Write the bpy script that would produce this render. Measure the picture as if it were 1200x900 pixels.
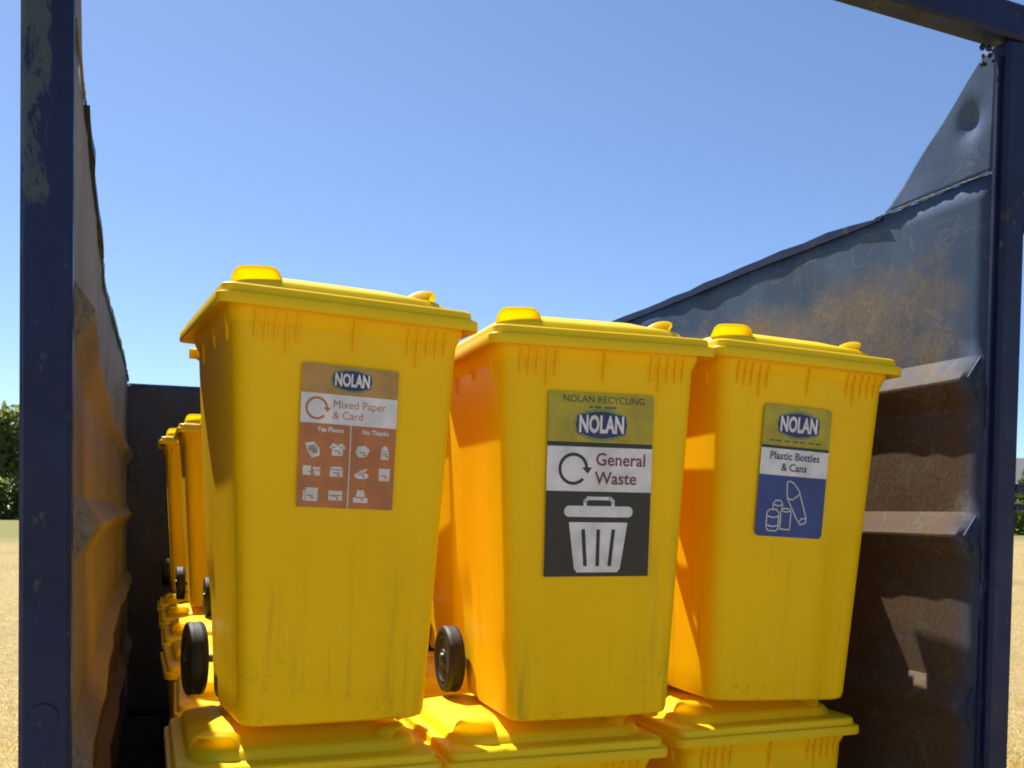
import bpy, math, random
from mathutils import Vector, Matrix, noise as mnoise

R = math.radians
random.seed(7)
sc = bpy.context.scene
C = sc.collection
for o in list(bpy.data.objects):
    bpy.data.objects.remove(o)

# ------------------------------------------------------------------ camera
CAM_H = 1.75
FPX, YAW, PITCH, ROLL = 1150.0, 19.8, -1.2, 0.8
cam = bpy.data.cameras.new('camera')
cam.sensor_width = 36.0
cam.sensor_fit = 'HORIZONTAL'
cam.lens = 36.0 * FPX / 1200.0
cam.shift_y = 176.0 / 1200.0
cam.clip_start = 0.05
cam.clip_end = 3000
camo = bpy.data.objects.new('camera', cam)
C.objects.link(camo)
camo.matrix_world = (Matrix.Translation((0, 0, CAM_H)) @ Matrix.Rotation(R(-YAW), 4, 'Z')
                     @ Matrix.Rotation(R(90 + PITCH), 4, 'X') @ Matrix.Rotation(R(ROLL), 4, 'Z'))
sc.camera = camo

# ------------------------------------------------------------------ sky, sun, exposure
SUN_EL, SUN_AZ = 57.0, -18.5            # azimuth measured from +Y towards +X
world = bpy.data.worlds.new('World')
sc.world = world
world.use_nodes = True
wn = world.node_tree.nodes
wl = world.node_tree.links
wn.clear()
wo = wn.new('ShaderNodeOutputWorld')
bg = wn.new('ShaderNodeBackground')
sky = wn.new('ShaderNodeTexSky')
sky.sky_type = 'NISHITA'
sky.sun_disc = False
sky.sun_elevation = R(SUN_EL)
sky.sun_rotation = R(SUN_AZ)
sky.air_density = 0.68
sky.dust_density = 0.3
sky.ozone_density = 5.0
bg.inputs['Strength'].default_value = 0.054
wl.new(sky.outputs[0], bg.inputs[0])
wl.new(bg.outputs[0], wo.inputs[0])

sun = bpy.data.lights.new('sun', 'SUN')
sun.energy = 2.65
sun.angle = R(0.5)
sun.color = (1.0, 0.95, 0.87)
suno = bpy.data.objects.new('sun', sun)
C.objects.link(suno)
sdir = Vector((math.sin(R(SUN_AZ)) * math.cos(R(SUN_EL)), math.cos(R(SUN_AZ)) * math.cos(R(SUN_EL)), math.sin(R(SUN_EL))))
suno.rotation_euler = sdir.to_track_quat('Z', 'Y').to_euler()
suno.location = (-3, 6, 12)

sc.view_settings.view_transform = 'Standard'
sc.view_settings.look = 'None'
sc.view_settings.gamma = 1.0
sc.view_settings.use_curve_mapping = False
sc.view_settings.exposure = 1.74
sc.render.engine = 'CYCLES'
sc.cycles.max_bounces = 10
sc.cycles.diffuse_bounces = 6
sc.cycles.filter_width = 1.9

# ------------------------------------------------------------------ helpers
def link_mesh(name, verts, faces, mat=None, parent=None, smooth=False, mats=None, fmat=None):
    me = bpy.data.meshes.new(name)
    me.from_pydata([tuple(v) for v in verts], [], faces)
    if mat:
        me.materials.append(mat)
    for m in (mats or []):
        me.materials.append(m)
    if fmat:
        for p, i in zip(me.polygons, fmat):
            p.material_index = i
    if smooth:
        for p in me.polygons:
            p.use_smooth = True
    me.update()
    o = bpy.data.objects.new(name, me)
    C.objects.link(o)
    if parent:
        o.parent = parent
    return o

class MB:
    def __init__(s):
        s.v = []; s.f = []
    def add(s, verts, faces):
        b = len(s.v)
        s.v += [tuple(v) for v in verts]
        s.f += [tuple(i + b for i in f) for f in faces]
        return s
    def box(s, x0, x1, y0, y1, z0, z1, b=0.0):
        if b <= 0:
            s.add([(x0,y0,z0),(x1,y0,z0),(x1,y1,z0),(x0,y1,z0),(x0,y0,z1),(x1,y0,z1),(x1,y1,z1),(x0,y1,z1)],
                  [(0,3,2,1),(4,5,6,7),(0,1,5,4),(1,2,6,5),(2,3,7,6),(3,0,4,7)])
            return s
        # bevelled box: 24 verts
        X = (x0, x1); Y = (y0, y1); Z = (z0, z1)
        vs = []; idx = {}
        for i in (0, 1):
            for j in (0, 1):
                for k in (0, 1):
                    sx, sy, sz = (1-2*i), (1-2*j), (1-2*k)
                    idx[i,j,k,'x'] = len(vs); vs.append((X[i], Y[j]+sy*b, Z[k]+sz*b))
                    idx[i,j,k,'y'] = len(vs); vs.append((X[i]+sx*b, Y[j], Z[k]+sz*b))
                    idx[i,j,k,'z'] = len(vs); vs.append((X[i]+sx*b, Y[j]+sy*b, Z[k]))
        fs = []
        for i in (0,1):
            fs.append([idx[i,0,0,'x'],idx[i,1,0,'x'],idx[i,1,1,'x'],idx[i,0,1,'x']])
            fs.append([idx[0,i,0,'y'],idx[1,i,0,'y'],idx[1,i,1,'y'],idx[0,i,1,'y']])
            fs.append([idx[0,0,i,'z'],idx[1,0,i,'z'],idx[1,1,i,'z'],idx[0,1,i,'z']])
        for i in (0,1):
            for j in (0,1):
                fs.append([idx[i,j,0,'x'],idx[i,j,1,'x'],idx[i,j,1,'y'],idx[i,j,0,'y']])
                fs.append([idx[i,0,j,'x'],idx[i,1,j,'x'],idx[i,1,j,'z'],idx[i,0,j,'z']])
                fs.append([idx[0,i,j,'y'],idx[1,i,j,'y'],idx[1,i,j,'z'],idx[0,i,j,'z']])
                for k in (0,1):
                    fs.append([idx[i,j,k,'x'],idx[i,j,k,'y'],idx[i,j,k,'z']])
        c = Vector(((x0+x1)/2, (y0+y1)/2, (z0+z1)/2))
        out = []
        for f in fs:
            f = list(dict.fromkeys(f))
            p = [Vector(vs[a]) for a in f]
            n = (p[1]-p[0]).cross(p[2]-p[0])
            if n.dot(sum(p, Vector())/len(p) - c) < 0:
                f.reverse()
            out.append(tuple(f))
        s.add(vs, out)
        return s
    def tube(s, pts, rads, n=10, caps=True):
        rings = []
        pts = [Vector(p) for p in pts]
        for i, p in enumerate(pts):
            d = (pts[min(i+1, len(pts)-1)] - pts[max(i-1, 0)]).normalized()
            a = Vector((0,0,1)) if abs(d.z) < .9 else Vector((1,0,0))
            u = d.cross(a).normalized(); w = u.cross(d)
            r = rads[i] if isinstance(rads, (list, tuple)) else rads
            rings.append([p + (u*math.cos(t*2*math.pi/n) + w*math.sin(t*2*math.pi/n))*r for t in range(n)])
        s.loft(rings, caps, flip=True)
        return s
    def loft(s, rings, caps=True, flip=False):
        n = len(rings[0]); b = len(s.v)
        for r in rings:
            s.v += [tuple(p) for p in r]
        for i in range(len(rings)-1):
            for j in range(n):
                q = (b+i*n+j, b+i*n+(j+1)%n, b+(i+1)*n+(j+1)%n, b+(i+1)*n+j)
                s.f.append(q[::-1] if flip else q)
        if caps:
            lo = tuple(b+j for j in range(n)); hi = tuple(b+(len(rings)-1)*n+j for j in range(n))
            s.f.append(lo if flip else lo[::-1]); s.f.append(hi[::-1] if flip else hi)
        return s
    def build(s, name, mat, parent=None, smooth=False, angle=None):
        o = link_mesh(name, s.v, s.f, mat, parent, smooth)
        if angle is not None:
            o.data.shade_auto = None if False else None
        return o

def sharp_by_angle(o, deg=35):
    me = o.data
    for p in me.polygons:
        p.use_smooth = True
    me.set_sharp_from_angle(angle=R(deg))
    return o

def empty(name, loc, rz=0.0, ry=0.0, rx=0.0):
    e = bpy.data.objects.new(name, None)
    e.empty_display_size = 0.2
    C.objects.link(e)
    e.location = loc
    e.rotation_euler = (rx, ry, rz)
    return e

def tag(o, label=None, cat=None, group=None, kind=None):
    if label: o['label'] = label
    if cat: o['category'] = cat
    if group: o['group'] = group
    if kind: o['kind'] = kind
    return o

# ------------------------------------------------------------------ materials
class NT:
    def __init__(s, name):
        s.m = bpy.data.materials.new(name); s.m.use_nodes = True
        s.n = s.m.node_tree.nodes; s.l = s.m.node_tree.links
        s.p = s.n['Principled BSDF']
        s.tc = s.n.new('ShaderNodeTexCoord')
    def link(s, a, b): s.l.new(a, b)
    def mapping(s, scale, src='Object', loc=(0,0,0), rot=(0,0,0)):
        m = s.n.new('ShaderNodeMapping')
        m.inputs['Scale'].default_value = scale
        m.inputs['Location'].default_value = loc
        m.inputs['Rotation'].default_value = rot
        s.link(s.tc.outputs[src], m.inputs[0]); return m.outputs[0]
    def noise(s, vec, scale, detail=4, rough=.55, dist=0):
        t = s.n.new('ShaderNodeTexNoise')
        t.inputs['Scale'].default_value = scale; t.inputs['Detail'].default_value = detail
        t.inputs['Roughness'].default_value = rough; t.inputs['Distortion'].default_value = dist
        s.link(vec, t.inputs['Vector']); return t.outputs['Fac']
    def ramp(s, fac, a, b, ca=(0,0,0,1), cb=(1,1,1,1)):
        r = s.n.new('ShaderNodeValToRGB')
        r.color_ramp.elements[0].position = a; r.color_ramp.elements[1].position = b
        r.color_ramp.elements[0].color = ca; r.color_ramp.elements[1].color = cb
        s.link(fac, r.inputs[0]); return r.outputs[0]
    def math(s, op, a, b=None, clamp=False):
        m = s.n.new('ShaderNodeMath'); m.operation = op; m.use_clamp = clamp
        for i, x in enumerate((a, b)):
            if x is None: continue
            if isinstance(x, (int, float)): m.inputs[i].default_value = x
            else: s.link(x, m.inputs[i])
        return m.outputs[0]
    def maprange(s, v, a, b, c=0., d=1.):
        m = s.n.new('ShaderNodeMapRange'); m.interpolation_type = 'SMOOTHSTEP'
        for i, x in enumerate((a, b, c, d)): m.inputs[i+1].default_value = x
        s.link(v, m.inputs[0]); return m.outputs[0]
    def mix(s, fac, a, b, mode='MIX'):
        m = s.n.new('ShaderNodeMix'); m.data_type = 'RGBA'; m.blend_type = mode
        for i, x in ((0, fac), (6, a), (7, b)):
            if isinstance(x, (int, float)): m.inputs[i].default_value = x
            elif isinstance(x, tuple): m.inputs[i].default_value = (*x, 1) if len(x) == 3 else x
            else: s.link(x, m.inputs[i])
        return m.outputs[2]
    def sep(s, vec):
        x = s.n.new('ShaderNodeSeparateXYZ'); s.link(vec, x.inputs[0]); return x.outputs
    def bump(s, h, strength=.3, dist=.01):
        b = s.n.new('ShaderNodeBump'); b.inputs['Strength'].default_value = strength
        b.inputs['Distance'].default_value = dist
        s.link(h, b.inputs['Height']); s.link(b.outputs[0], s.p.inputs['Normal'])
    def color(s, c):
        if isinstance(c, tuple): s.p.inputs['Base Color'].default_value = (*c, 1)
        else: s.link(c, s.p.inputs['Base Color'])
    def rough(s, r):
        if isinstance(r, (int, float)): s.p.inputs['Roughness'].default_value = r
        else: s.link(r, s.p.inputs['Roughness'])

def plain(name, col, rough=.5, var=.12, scale=40, bump=0):
    t = NT(name)
    n = t.noise(t.mapping((1,1,1)), scale, 4)
    t.color(t.mix(t.maprange(n, .3, .7), tuple(c*(1-var) for c in col), tuple(min(1, c*(1+var)) for c in col)))
    t.rough(rough)
    if bump: t.bump(n, bump, .003)
    return t.m

def yellow_plastic(name, col, dirt=.5):
    t = NT(name)
    ob = t.n.new('ShaderNodeObjectInfo')
    rnd = t.math('MULTIPLY', ob.outputs['Random'], 37.0)
    va = t.n.new('ShaderNodeVectorMath'); va.operation = 'ADD'
    t.link(t.tc.outputs['Object'], va.inputs[0]); t.link(rnd, va.inputs[1])
    vec = va.outputs[0]
    def mp(scale):
        m = t.n.new('ShaderNodeMapping'); m.inputs['Scale'].default_value = scale
        t.link(vec, m.inputs[0]); return m.outputs[0]
    z = t.sep(t.tc.outputs['Object'])[2]
    n1 = t.noise(mp((1,1,1)), 3.0, 3)
    c = t.mix(t.maprange(n1, .3, .7), (col[0]*.96, col[1]*.94, col[2]), col)
    # run-down streaks
    st = t.noise(mp((26, 26, 1.2)), 1.0, 5, .6)
    low = t.maprange(z, .75, .05, .15, 1.0)
    st = t.math('MULTIPLY', t.maprange(st, .55, .78), t.math('MULTIPLY', low, dirt))
    c = t.mix(st, c, (.20, .15, .03))
    # scuffs / splashes near the foot
    sp = t.noise(mp((1,1,1)), 55, 4, .7)
    spm = t.noise(mp((1,1,2.0)), 5, 3)
    ft = t.math('MULTIPLY', t.maprange(z, .26, .06), t.maprange(spm, .46, .66))
    sp = t.math('MULTIPLY', t.maprange(sp, .52, .70), t.math('MULTIPLY', ft, .55*dirt*1.4))
    c = t.mix(sp, c, (.09, .065, .02))
    # green algae stain
    gr = t.noise(mp((5, 5, 1.6)), 1.5, 4)
    gr = t.math('MULTIPLY', t.maprange(gr, .62, .76), t.math('MULTIPLY', t.maprange(z, .55, .05), .5*dirt))
    c = t.mix(gr, c, (.26, .27, .03))
    # fine pale scratches
    sc1 = t.noise(mp((90, 90, 3)), 1.0, 2, .5)
    c = t.mix(t.math('MULTIPLY', t.maprange(sc1, .70, .78), .22), c, (.92, .72, .2))
    t.color(c)
    t.rough(t.math('ADD', t.math('MULTIPLY', n1, .2), .30))
    t.p.inputs['Specular IOR Level'].default_value = .16
    t.p.inputs['Subsurface Weight'].default_value = 0.0
    t.bump(t.math('ADD', t.math('MULTIPLY', t.noise(mp((1,1,1)), 160, 3), .12), t.math('MULTIPLY', t.noise(mp((1.5,1.5,.8)), 4.0, 2), 1.2)), .22, .005)
    return t.m

YEL = (.97, .60, .001)
M = {}
M['body'] = yellow_plastic('yellow_plastic_body', YEL, .42)
M['lid'] = yellow_plastic('yellow_plastic_lid', (.88, .60, .008), .3)
M['tyre'] = plain('black_rubber', (.014, .013, .012), .62, .3, 60, .2)
M['hub'] = plain('black_hub_plastic', (.022, .021, .02), .45, .2)
M['axle'] = plain('steel_axle', (.05, .048, .045), .5)

def translucent_plastic():
    m = yellow_plastic('yellow_plastic_thin', (.88, .66, .01), .1)
    nt = m.node_tree
    out = [n for n in nt.nodes if n.type == 'OUTPUT_MATERIAL'][0]
    pr = nt.nodes['Principled BSDF']
    tr_ = nt.nodes.new('ShaderNodeBsdfTranslucent'); tr_.inputs[0].default_value = (1.0, .88, .03, 1)
    mx = nt.nodes.new('ShaderNodeMixShader'); mx.inputs[0].default_value = .55
    nt.links.new(pr.outputs[0], mx.inputs[1]); nt.links.new(tr_.outputs[0], mx.inputs[2])
    nt.links.new(mx.outputs[0], out.inputs['Surface'])
    return m
M['grip'] = translucent_plastic()

def painted_steel(name, kind):
    """kind: frame, wall_right, wall_left, wall_back, floor"""
    t = NT(name)
    ob = t.tc.outputs['Object']
    x, y, z = t.sep(ob)
    y = t.math('ADD', y, 5.2)          # parts are modelled about the container's centre
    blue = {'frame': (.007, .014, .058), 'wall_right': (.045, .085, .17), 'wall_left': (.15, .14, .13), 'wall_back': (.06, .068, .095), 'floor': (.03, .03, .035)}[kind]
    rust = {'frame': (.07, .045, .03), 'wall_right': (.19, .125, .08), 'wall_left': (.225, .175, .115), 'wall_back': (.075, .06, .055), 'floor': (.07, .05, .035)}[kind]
    big = t.noise(t.mapping((1, .8, 1)), 2.2, 6, .6, .4)
    mid = t.noise(t.mapping((1, 1, 1)), 9, 6, .65, .6)
    fine = t.noise(t.mapping((1, 1, 1)), 70, 5, .7)
    base = t.mix(t.maprange(big, .3, .7), tuple(c*.75 for c in blue), tuple(c*1.2 for c in blue))
    if kind == 'frame':
        # chipped patches down to green primer and bare rust
        chip = t.noise(t.mapping((14, 14, 5)), 1.6, 8, .75, .3)
        zone = t.math('MULTIPLY', t.maprange(z, 2.2, 2.42), t.maprange(x, -1.18, -1.225))
        gz = t.maprange(t.math('ADD', chip, t.math('MULTIPLY', t.math('SUBTRACT', zone, 1.0), .5)), .40, .50)
        base = t.mix(t.math('MULTIPLY', gz, .85), base, (.060, .082, .080))
        ch2 = t.noise(t.mapping((1, 1, .5)), 24, 6, .7)
        base = t.mix(t.math('MULTIPLY', t.maprange(ch2, .61, .67), .75), base, (.075, .068, .07))
        base = t.mix(t.math('MULTIPLY', t.maprange(mid, .62, .74), .5), base, rust)
    else:
        if kind == 'wall_right':
            zz = t.maprange(z, 2.72, 2.44)                # bare lower down, painted near the rail
            yy = t.maprange(y, 2.22, 2.42)
            k = t.math('MULTIPLY', zz, t.math('ADD', t.math('MULTIPLY', yy, .75), .25))
            k = t.math('ADD', t.math('MULTIPLY', k, .75), t.math('MULTIPLY', t.math('SUBTRACT', big, .5), 1.6))
            k = t.math('ADD', k, t.math('MULTIPLY', t.math('SUBTRACT', mid, .5), .9))
            k = t.maprange(k, .08, .95)
            k = t.math('MAXIMUM', k, t.math('MULTIPLY', t.math('MULTIPLY', t.maprange(z, 2.30, 2.14), t.maprange(y, 2.19, 2.34)), t.maprange(mid, .30, .50, .8, 1.0)))
        elif kind == 'wall_left':
            k = t.maprange(t.math('ADD', t.math('MULTIPLY', t.maprange(z, 2.45, 2.05), .7), t.math('MULTIPLY', big, .6)), .35, .75)
        else:
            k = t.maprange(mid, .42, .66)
        rc = t.mix(t.maprange(fine, .3, .7), tuple(c*.65 for c in rust), tuple(c*1.3 for c in rust))
        if kind == 'wall_right':
            # rust tone is browner and darker on the lower panels, tan higher up
            hi_ = t.maprange(z, 2.12, 2.26)
            rc = t.mix(hi_, t.mix(t.maprange(fine, .3, .7), (.078, .047, .025), (.130, .080, .044)), t.mix(t.maprange(fine, .3, .7), (.11, .092, .072), (.19, .15, .112)))
        rc = t.mix(t.maprange(big, .45, .7, 0, .5), rc, (rust[0]*.6, rust[1]*.7, rust[2]*.85))
        base = t.mix(k, base, rc)
        # long horizontal scrapes and vertical run marks
        scr = t.noise(t.mapping((1, 1.3, 60)), 1.0, 5, .6, .3)
        base = t.mix(t.math('MULTIPLY', t.maprange(scr, .60, .72), .14), base, (.20, .15, .11))
        run = t.noise(t.mapping((1, 42, 1.0)), 1.0, 5, .65)
        base = t.mix(t.math('MULTIPLY', t.maprange(run, .58, .72), .24), base, (.135, .108, .082))
        spk = t.noise(t.mapping((1, 1, 1)), 26, 7, .75)
        base = t.mix(t.math('MULTIPLY', t.maprange(spk, .67, .73), .35), base, (.17, .14, .11))
        if kind == 'wall_right':
            lf = t.noise(t.mapping((1, 3, 3), rot=(R(25), 0, 0)), 2.0, 7, .7, 1.5)
            g = t.math('MULTIPLY', t.maprange(lf, .575, .60), t.maprange(lf, .63, .60))
            base = t.mix(t.math('MULTIPLY', g, .22), base, (.22, .25, .20))
    t.color(base)
    t.rough(t.maprange(fine, .2, .8, .58, .85) if kind != 'frame' else t.maprange(mid, .3, .7, .38, .6))
    t.p.inputs['Specular IOR Level'].default_value = .3 if kind == 'frame' else .16
    t.bump(t.math('ADD', t.math('MULTIPLY', fine, .5), mid), .25, .004)
    return t.m

for k in ('frame', 'wall_right', 'wall_left', 'wall_back', 'floor'):
    M[k] = painted_steel('steel_' + k, k)

def field_mat():
    t = NT('dry_grass_field')
    a = t.noise(t.mapping((1,1,1)), .35, 6, .6, .5)
    b = t.noise(t.mapping((1,1,1)), 9, 6, .7)
    c = t.noise(t.mapping((1,1,1)), 70, 4, .7)
    col = t.mix(t.maprange(b, .3, .7), (.32, .232, .103), (.48, .37, .182))
    col = t.mix(t.maprange(a, .54, .68, 0, .7), col, (.24, .22, .07))
    col = t.mix(t.maprange(c, .35, .7, .35, 0), col, (.20, .14, .06))
    far = t.maprange(t.sep(t.tc.outputs['Object'])[1], 38, 50)
    col = t.mix(t.math('MULTIPLY', far, .7), col, (.14, .17, .05))
    t.color(col); t.rough(.9)
    t.p.inputs['Specular IOR Level'].default_value = .1
    t.bump(t.math('ADD', b, c), .5, .03)
    return t.m
M['field'] = field_mat()

def leaf_mat(name, ca, cb):
    t = NT(name)
    n = t.noise(t.mapping((1,1,1)), .9, 5, .65)
    t.color(t.mix(t.maprange(n, .3, .7), ca, cb)); t.rough(.6)
    t.p.inputs['Specular IOR Level'].default_value = .25
    out = [n_ for n_ in t.n if n_.type == 'OUTPUT_MATERIAL'][0]
    tl_ = t.n.new('ShaderNodeBsdfTranslucent'); tl_.inputs[0].default_value = (cb[0]*2.2, cb[1]*2.2, cb[2]*1.6, 1)
    mx = t.n.new('ShaderNodeMixShader'); mx.inputs[0].default_value = .55
    t.link(t.p.outputs[0], mx.inputs[1]); t.link(tl_.outputs[0], mx.inputs[2]); t.link(mx.outputs[0], out.inputs['Surface'])
    return t.m
M['leaf'] = leaf_mat('oak_leaf', (.07, .10, .03), (.13, .16, .06))
M['leaf_dark'] = leaf_mat('dark_leaf', (.018, .036, .012), (.045, .07, .022))
M['hedge'] = leaf_mat('hedge_leaf', (.045, .075, .018), (.10, .135, .035))
M['bark'] = plain('bark', (.09, .065, .045), .9, .35, 12, .5)
M['straw'] = leaf_mat('straw_blade', (.31, .23, .105), (.46, .36, .182))
M['roof'] = plain('grey_roof', (.17, .165, .165), .8, .15, 6)
M['render'] = plain('pale_render', (.62, .61, .58), .8, .08, 2)
M['pane'] = plain('window_glass', (.02, .025, .03), .08, .1)

# ------------------------------------------------------------------ ground
def gz(x, y):
    return .0112*max(0, min(math.hypot(x, y), 160)-12)        # the field rises gently away from the container

def ground():
    xs = [-900,-300,-160,-120,-90,-60,-40,-30,-22,-15,-11,-8,-4,-2,0,2,4,8,11,15,22,30,40,50,60,75,90,120,160,300,900]
    ys = [-300,-60,-20,-8,-4,-2,0,2,4,6,8,10,12,15,18,22,26,30,37,45,52,60,75,90,120,160,300,900]
    v = []; f = []
    for y in ys:
        for x in xs:
            v.append((x, y, gz(x, y)))
    n = len(xs)
    for j in range(len(ys)-1):
        for i in range(n-1):
            f.append((j*n+i, j*n+i+1, (j+1)*n+i+1, (j+1)*n+i))
    tag(link_mesh('field', v, f, M['field']), kind='structure')
ground()

# ------------------------------------------------------------------ container
XL, XR = -0.235, 2.25         # side wall skins
YF, YB = 2.16, 8.25           # door frame front, back wall
ZF, ZT = 0.112, 2.75           # floor top, wall top
RIDGES = [2.165, 1.705, 1.20, .70]

def build_container():
    cx, cy = (XL+XR)/2, 5.2
    t = empty('open_top_container', (cx, cy, 0))
    tag(t, 'battered navy steel open-top container with ribbed rusty walls, holding the yellow bins', 'container')
    def L(p): return (p[0]-cx, p[1]-cy, p[2])
    off = Vector((-cx, -cy, 0))
    def fin(mb, name, mat, parent=t, sharp=None):
        mb.v = [(a-cx, b-cy, c) for a, b, c in mb.v]
        o = mb.build(name, mat, parent)
        if sharp: sharp_by_angle(o, sharp)
        return o
    # object coordinates of the parts are shifted, so materials read (x,y) relative to the empty
    # ---- side walls
    zs = [ZF]
    prof = []        # (z, inward depth)
    marks = sorted(RIDGES)
    z = ZF
    prof.append((ZF, 0))
    for r in marks:
        lo, hi = r-.075, r+.070
        a = prof[-1][0]
        k = max(2, int((lo-a)/.055))
        for i in range(1, k):
            prof.append((a+(lo-a)*i/k, 0))
        prof += [(lo-.004, 0), (lo, .002), (r-.038, .022), (r-.012, .041), (r-.004, .0445), (r+.004, .044), (r+.03, .026), (hi-.004, .004), (hi, 0)]
    a = prof[-1][0]
    for i in range(1, 9):
        prof.append((a+(ZT-a)*i/8, 0))
    ny = 96
    for side, X, mat, name in ((1, XR, M['wall_right'], 'side_wall'), (-1, XL, M['wall_left'], 'side_wall')):
        v = []; f = []; np_ = len(prof)
        for j in range(ny+1):
            y = YF+.050 + (YB-YF-.050)*j/ny
            # ribs die out just behind the post
            e = min(1, max(0, (y-(YF+.085))/.012))
            for zz, d in prof:
                p = Vector((X*1.7, y, zz))
                bow = (.014 if side > 0 else .018)*mnoise.noise(Vector((side*3.1, y*.9, zz*1.1)))*min(1, (y-YF)*1.2)
                bow += .007*mnoise.noise(Vector((side*7.7, y*3.1, zz*3.3)))*min(1, (y-YF)*2)
                bow += .004*mnoise.noise(Vector((side*1.7, y*11, zz*11)))
                inward = d*e*(1+.18*mnoise.noise(Vector((side*5, y*2.2, zz*.3)))) + bow
                if side < 0:
                    inward += .067*max(0, 1-(y-YF)/2.4)
                v.append((X - side*inward-cx, y-cy, zz + .008*mnoise.noise(Vector((side*9, y*2.6, zz*.7)))*e*(1 if d else .3)))
        for j in range(ny):
            for i in range(np_-1):
                q = (j*np_+i, j*np_+i+1, (j+1)*np_+i+1, (j+1)*np_+i)
                f.append(q if side > 0 else q[::-1])
        w = link_mesh(name, v, f, mat, t)
        sharp_by_angle(w, 28)
        w['label'] = 'inner side wall with pressed horizontal ribs, ' + ('lit by the sun, blue paint over brown rust' if side > 0 else 'rusty brown and bulging, next to the near post')
        md = w.modifiers.new('plate', 'SOLIDIFY'); md.thickness = .005; md.offset = -1
        # top rail
        mb = MB()
        n = 40
        rings = []
        for j in range(n+1):
            y = YF+.50 + (YB-YF-.50)*j/n
            bow = (.014 if side > 0 else .018)*mnoise.noise(Vector((side*3.1, y*.9, ZT*1.1)))
            if side < 0: bow += .067*max(0, 1-(y-YF)/2.4)
            dz = .010*mnoise.noise(Vector((side*4, y*1.3, 0)))
            rg = .007*mnoise.noise(Vector((side*14, y*6.3, 0)))
            xx = X - side*(bow+rg)
            h = .030*min(1, .2+(y-YF-.50)*4)
            rings.append([(xx-.012, y, ZT-.012+dz), (xx+.012, y, ZT-.012+dz), (xx+.012, y, ZT+h-.012+dz+rg), (xx-.012, y, ZT+h-.012+dz+rg)])
        mb.loft(rings, True, True)
        fin(mb, 'top_rail', M['frame'], w)
        # weld seam under the gusset
        mb = MB()
        pts = []; rad = []
        for j in range(40):
            y = YF+.058+.482*j/39
            bow = (.014 if side > 0 else .018)*mnoise.noise(Vector((side*3.1, y*.9, ZT*1.1)))*min(1, (y-YF)*1.2)
            if side < 0: bow += .067*max(0, 1-(y-YF)/2.4)
            pts.append((X-side*(bow+.004), y, ZT+.002+random.uniform(-.0015, .0015))); rad.append(random.uniform(.0025, .0042))
        mb.tube(pts, rad, 6)
        fin(mb, 'weld_seam', mat, w, 40)
        # gusset plate
        v = []; f = []; nu, nv = 26, 26
        y0, y1, zt = YF+.050, YF+.495, 3.105
        for i in range(nu+1):
            a = i/nu
            zz = ZT+.004 + (zt-ZT-.004)*a
            ymax = y1 + (y0+.035-y1)*a
            for j in range(nv+1):
                y = y0+(ymax-y0)*j/nv
                bow = (.014 if side > 0 else .018)*mnoise.noise(Vector((side*3.1, y*.9, zz*1.1)))*min(1, (y-YF)*1.2)
                if side < 0: bow += .067*max(0, 1-(y-YF)/2.4)
                dd = ((y-2.30)/.040)**2 + ((zz-2.925)/.045)**2
                dent = -.022*math.exp(-dd) + .006*mnoise.noise(Vector((side*2, y*6, zz*6)))*min(1,(y-y0)*10)
                v.append((X - side*(bow+dent) - cx, y-cy, zz))
        for i in range(nu):
            for j in range(nv):
                q = (i*(nv+1)+j, i*(nv+1)+j+1, (i+1)*(nv+1)+j+1, (i+1)*(nv+1)+j)
                f.append(q[::-1] if side > 0 else q)
        g = link_mesh('gusset_plate', v, f, mat, w, True)
        md = g.modifiers.new('plate', 'SOLIDIFY'); md.thickness = .006; md.offset = 0
        # closing end plates of the ribs by the post
        for r in RIDGES:
            mb = MB()
            s = -side
            xx = X - side*(.062 if side < 0 else 0)
            yy = YF+.079
            mb.add([(xx+s*0, yy, r+.062), (xx+s*.046, yy, r), (xx+s*0, yy, r-.078),
                    (xx+s*0, yy+.006, r+.062), (xx+s*.046, yy+.006, r), (xx+s*0, yy+.006, r-.078)],
                   [(0,1,2),(5,4,3),(0,3,4,1),(1,4,5,2),(2,5,3,0)])
            fin(mb, 'rib_end_plate', mat, w)
    # ---- back wall
    mb_v = []; mb_f = []; n1, n2 = 30, 40
    for i in range(n1+1):
        x = XL-.06+(XR-XL+.10)*i/n1
        for j in range(n2+1):
            zz = ZF+(ZT-.03-ZF)*j/n2
            d = .02*mnoise.noise(Vector((x*2, zz*2, 3))) + (.012 if (zz % .46) < .06 else 0)
            top = (.02*mnoise.noise(Vector((x*4.5, 0, 8)))) if j == n2 else 0
            mb_v.append((x-cx, YB-d-cy, zz+top))
    for i in range(n1):
        for j in range(n2):
            mb_f.append((i*(n2+1)+j, (i+1)*(n2+1)+j, (i+1)*(n2+1)+j+1, i*(n2+1)+j+1))
    bw = link_mesh('back_wall', mb_v, mb_f, M['wall_back'], t)
    sharp_by_angle(bw, 25)
    md = bw.modifiers.new('plate', 'SOLIDIFY'); md.thickness = .006; md.offset = -1
    fin(MB().box(XL+.003, XR-.003, YB+.008, YB+.06, ZT-.10, ZT-.02, .004), 'back_rail', M['frame'], bw)
    # ---- floor and runners
    fl = fin(MB().box(XL-.01, XR+.01, YF+.002, YB+.02, ZF-.02, ZF, .003), 'floor_plate', M['floor'])
    for x in (.55, 1.45):
        fin(MB().box(x-.06, x+.06, YF+.02, YB, .0, ZF-.021, .004), 'skid_runner', M['frame'])
    # ---- door frame
    posts = []
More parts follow.
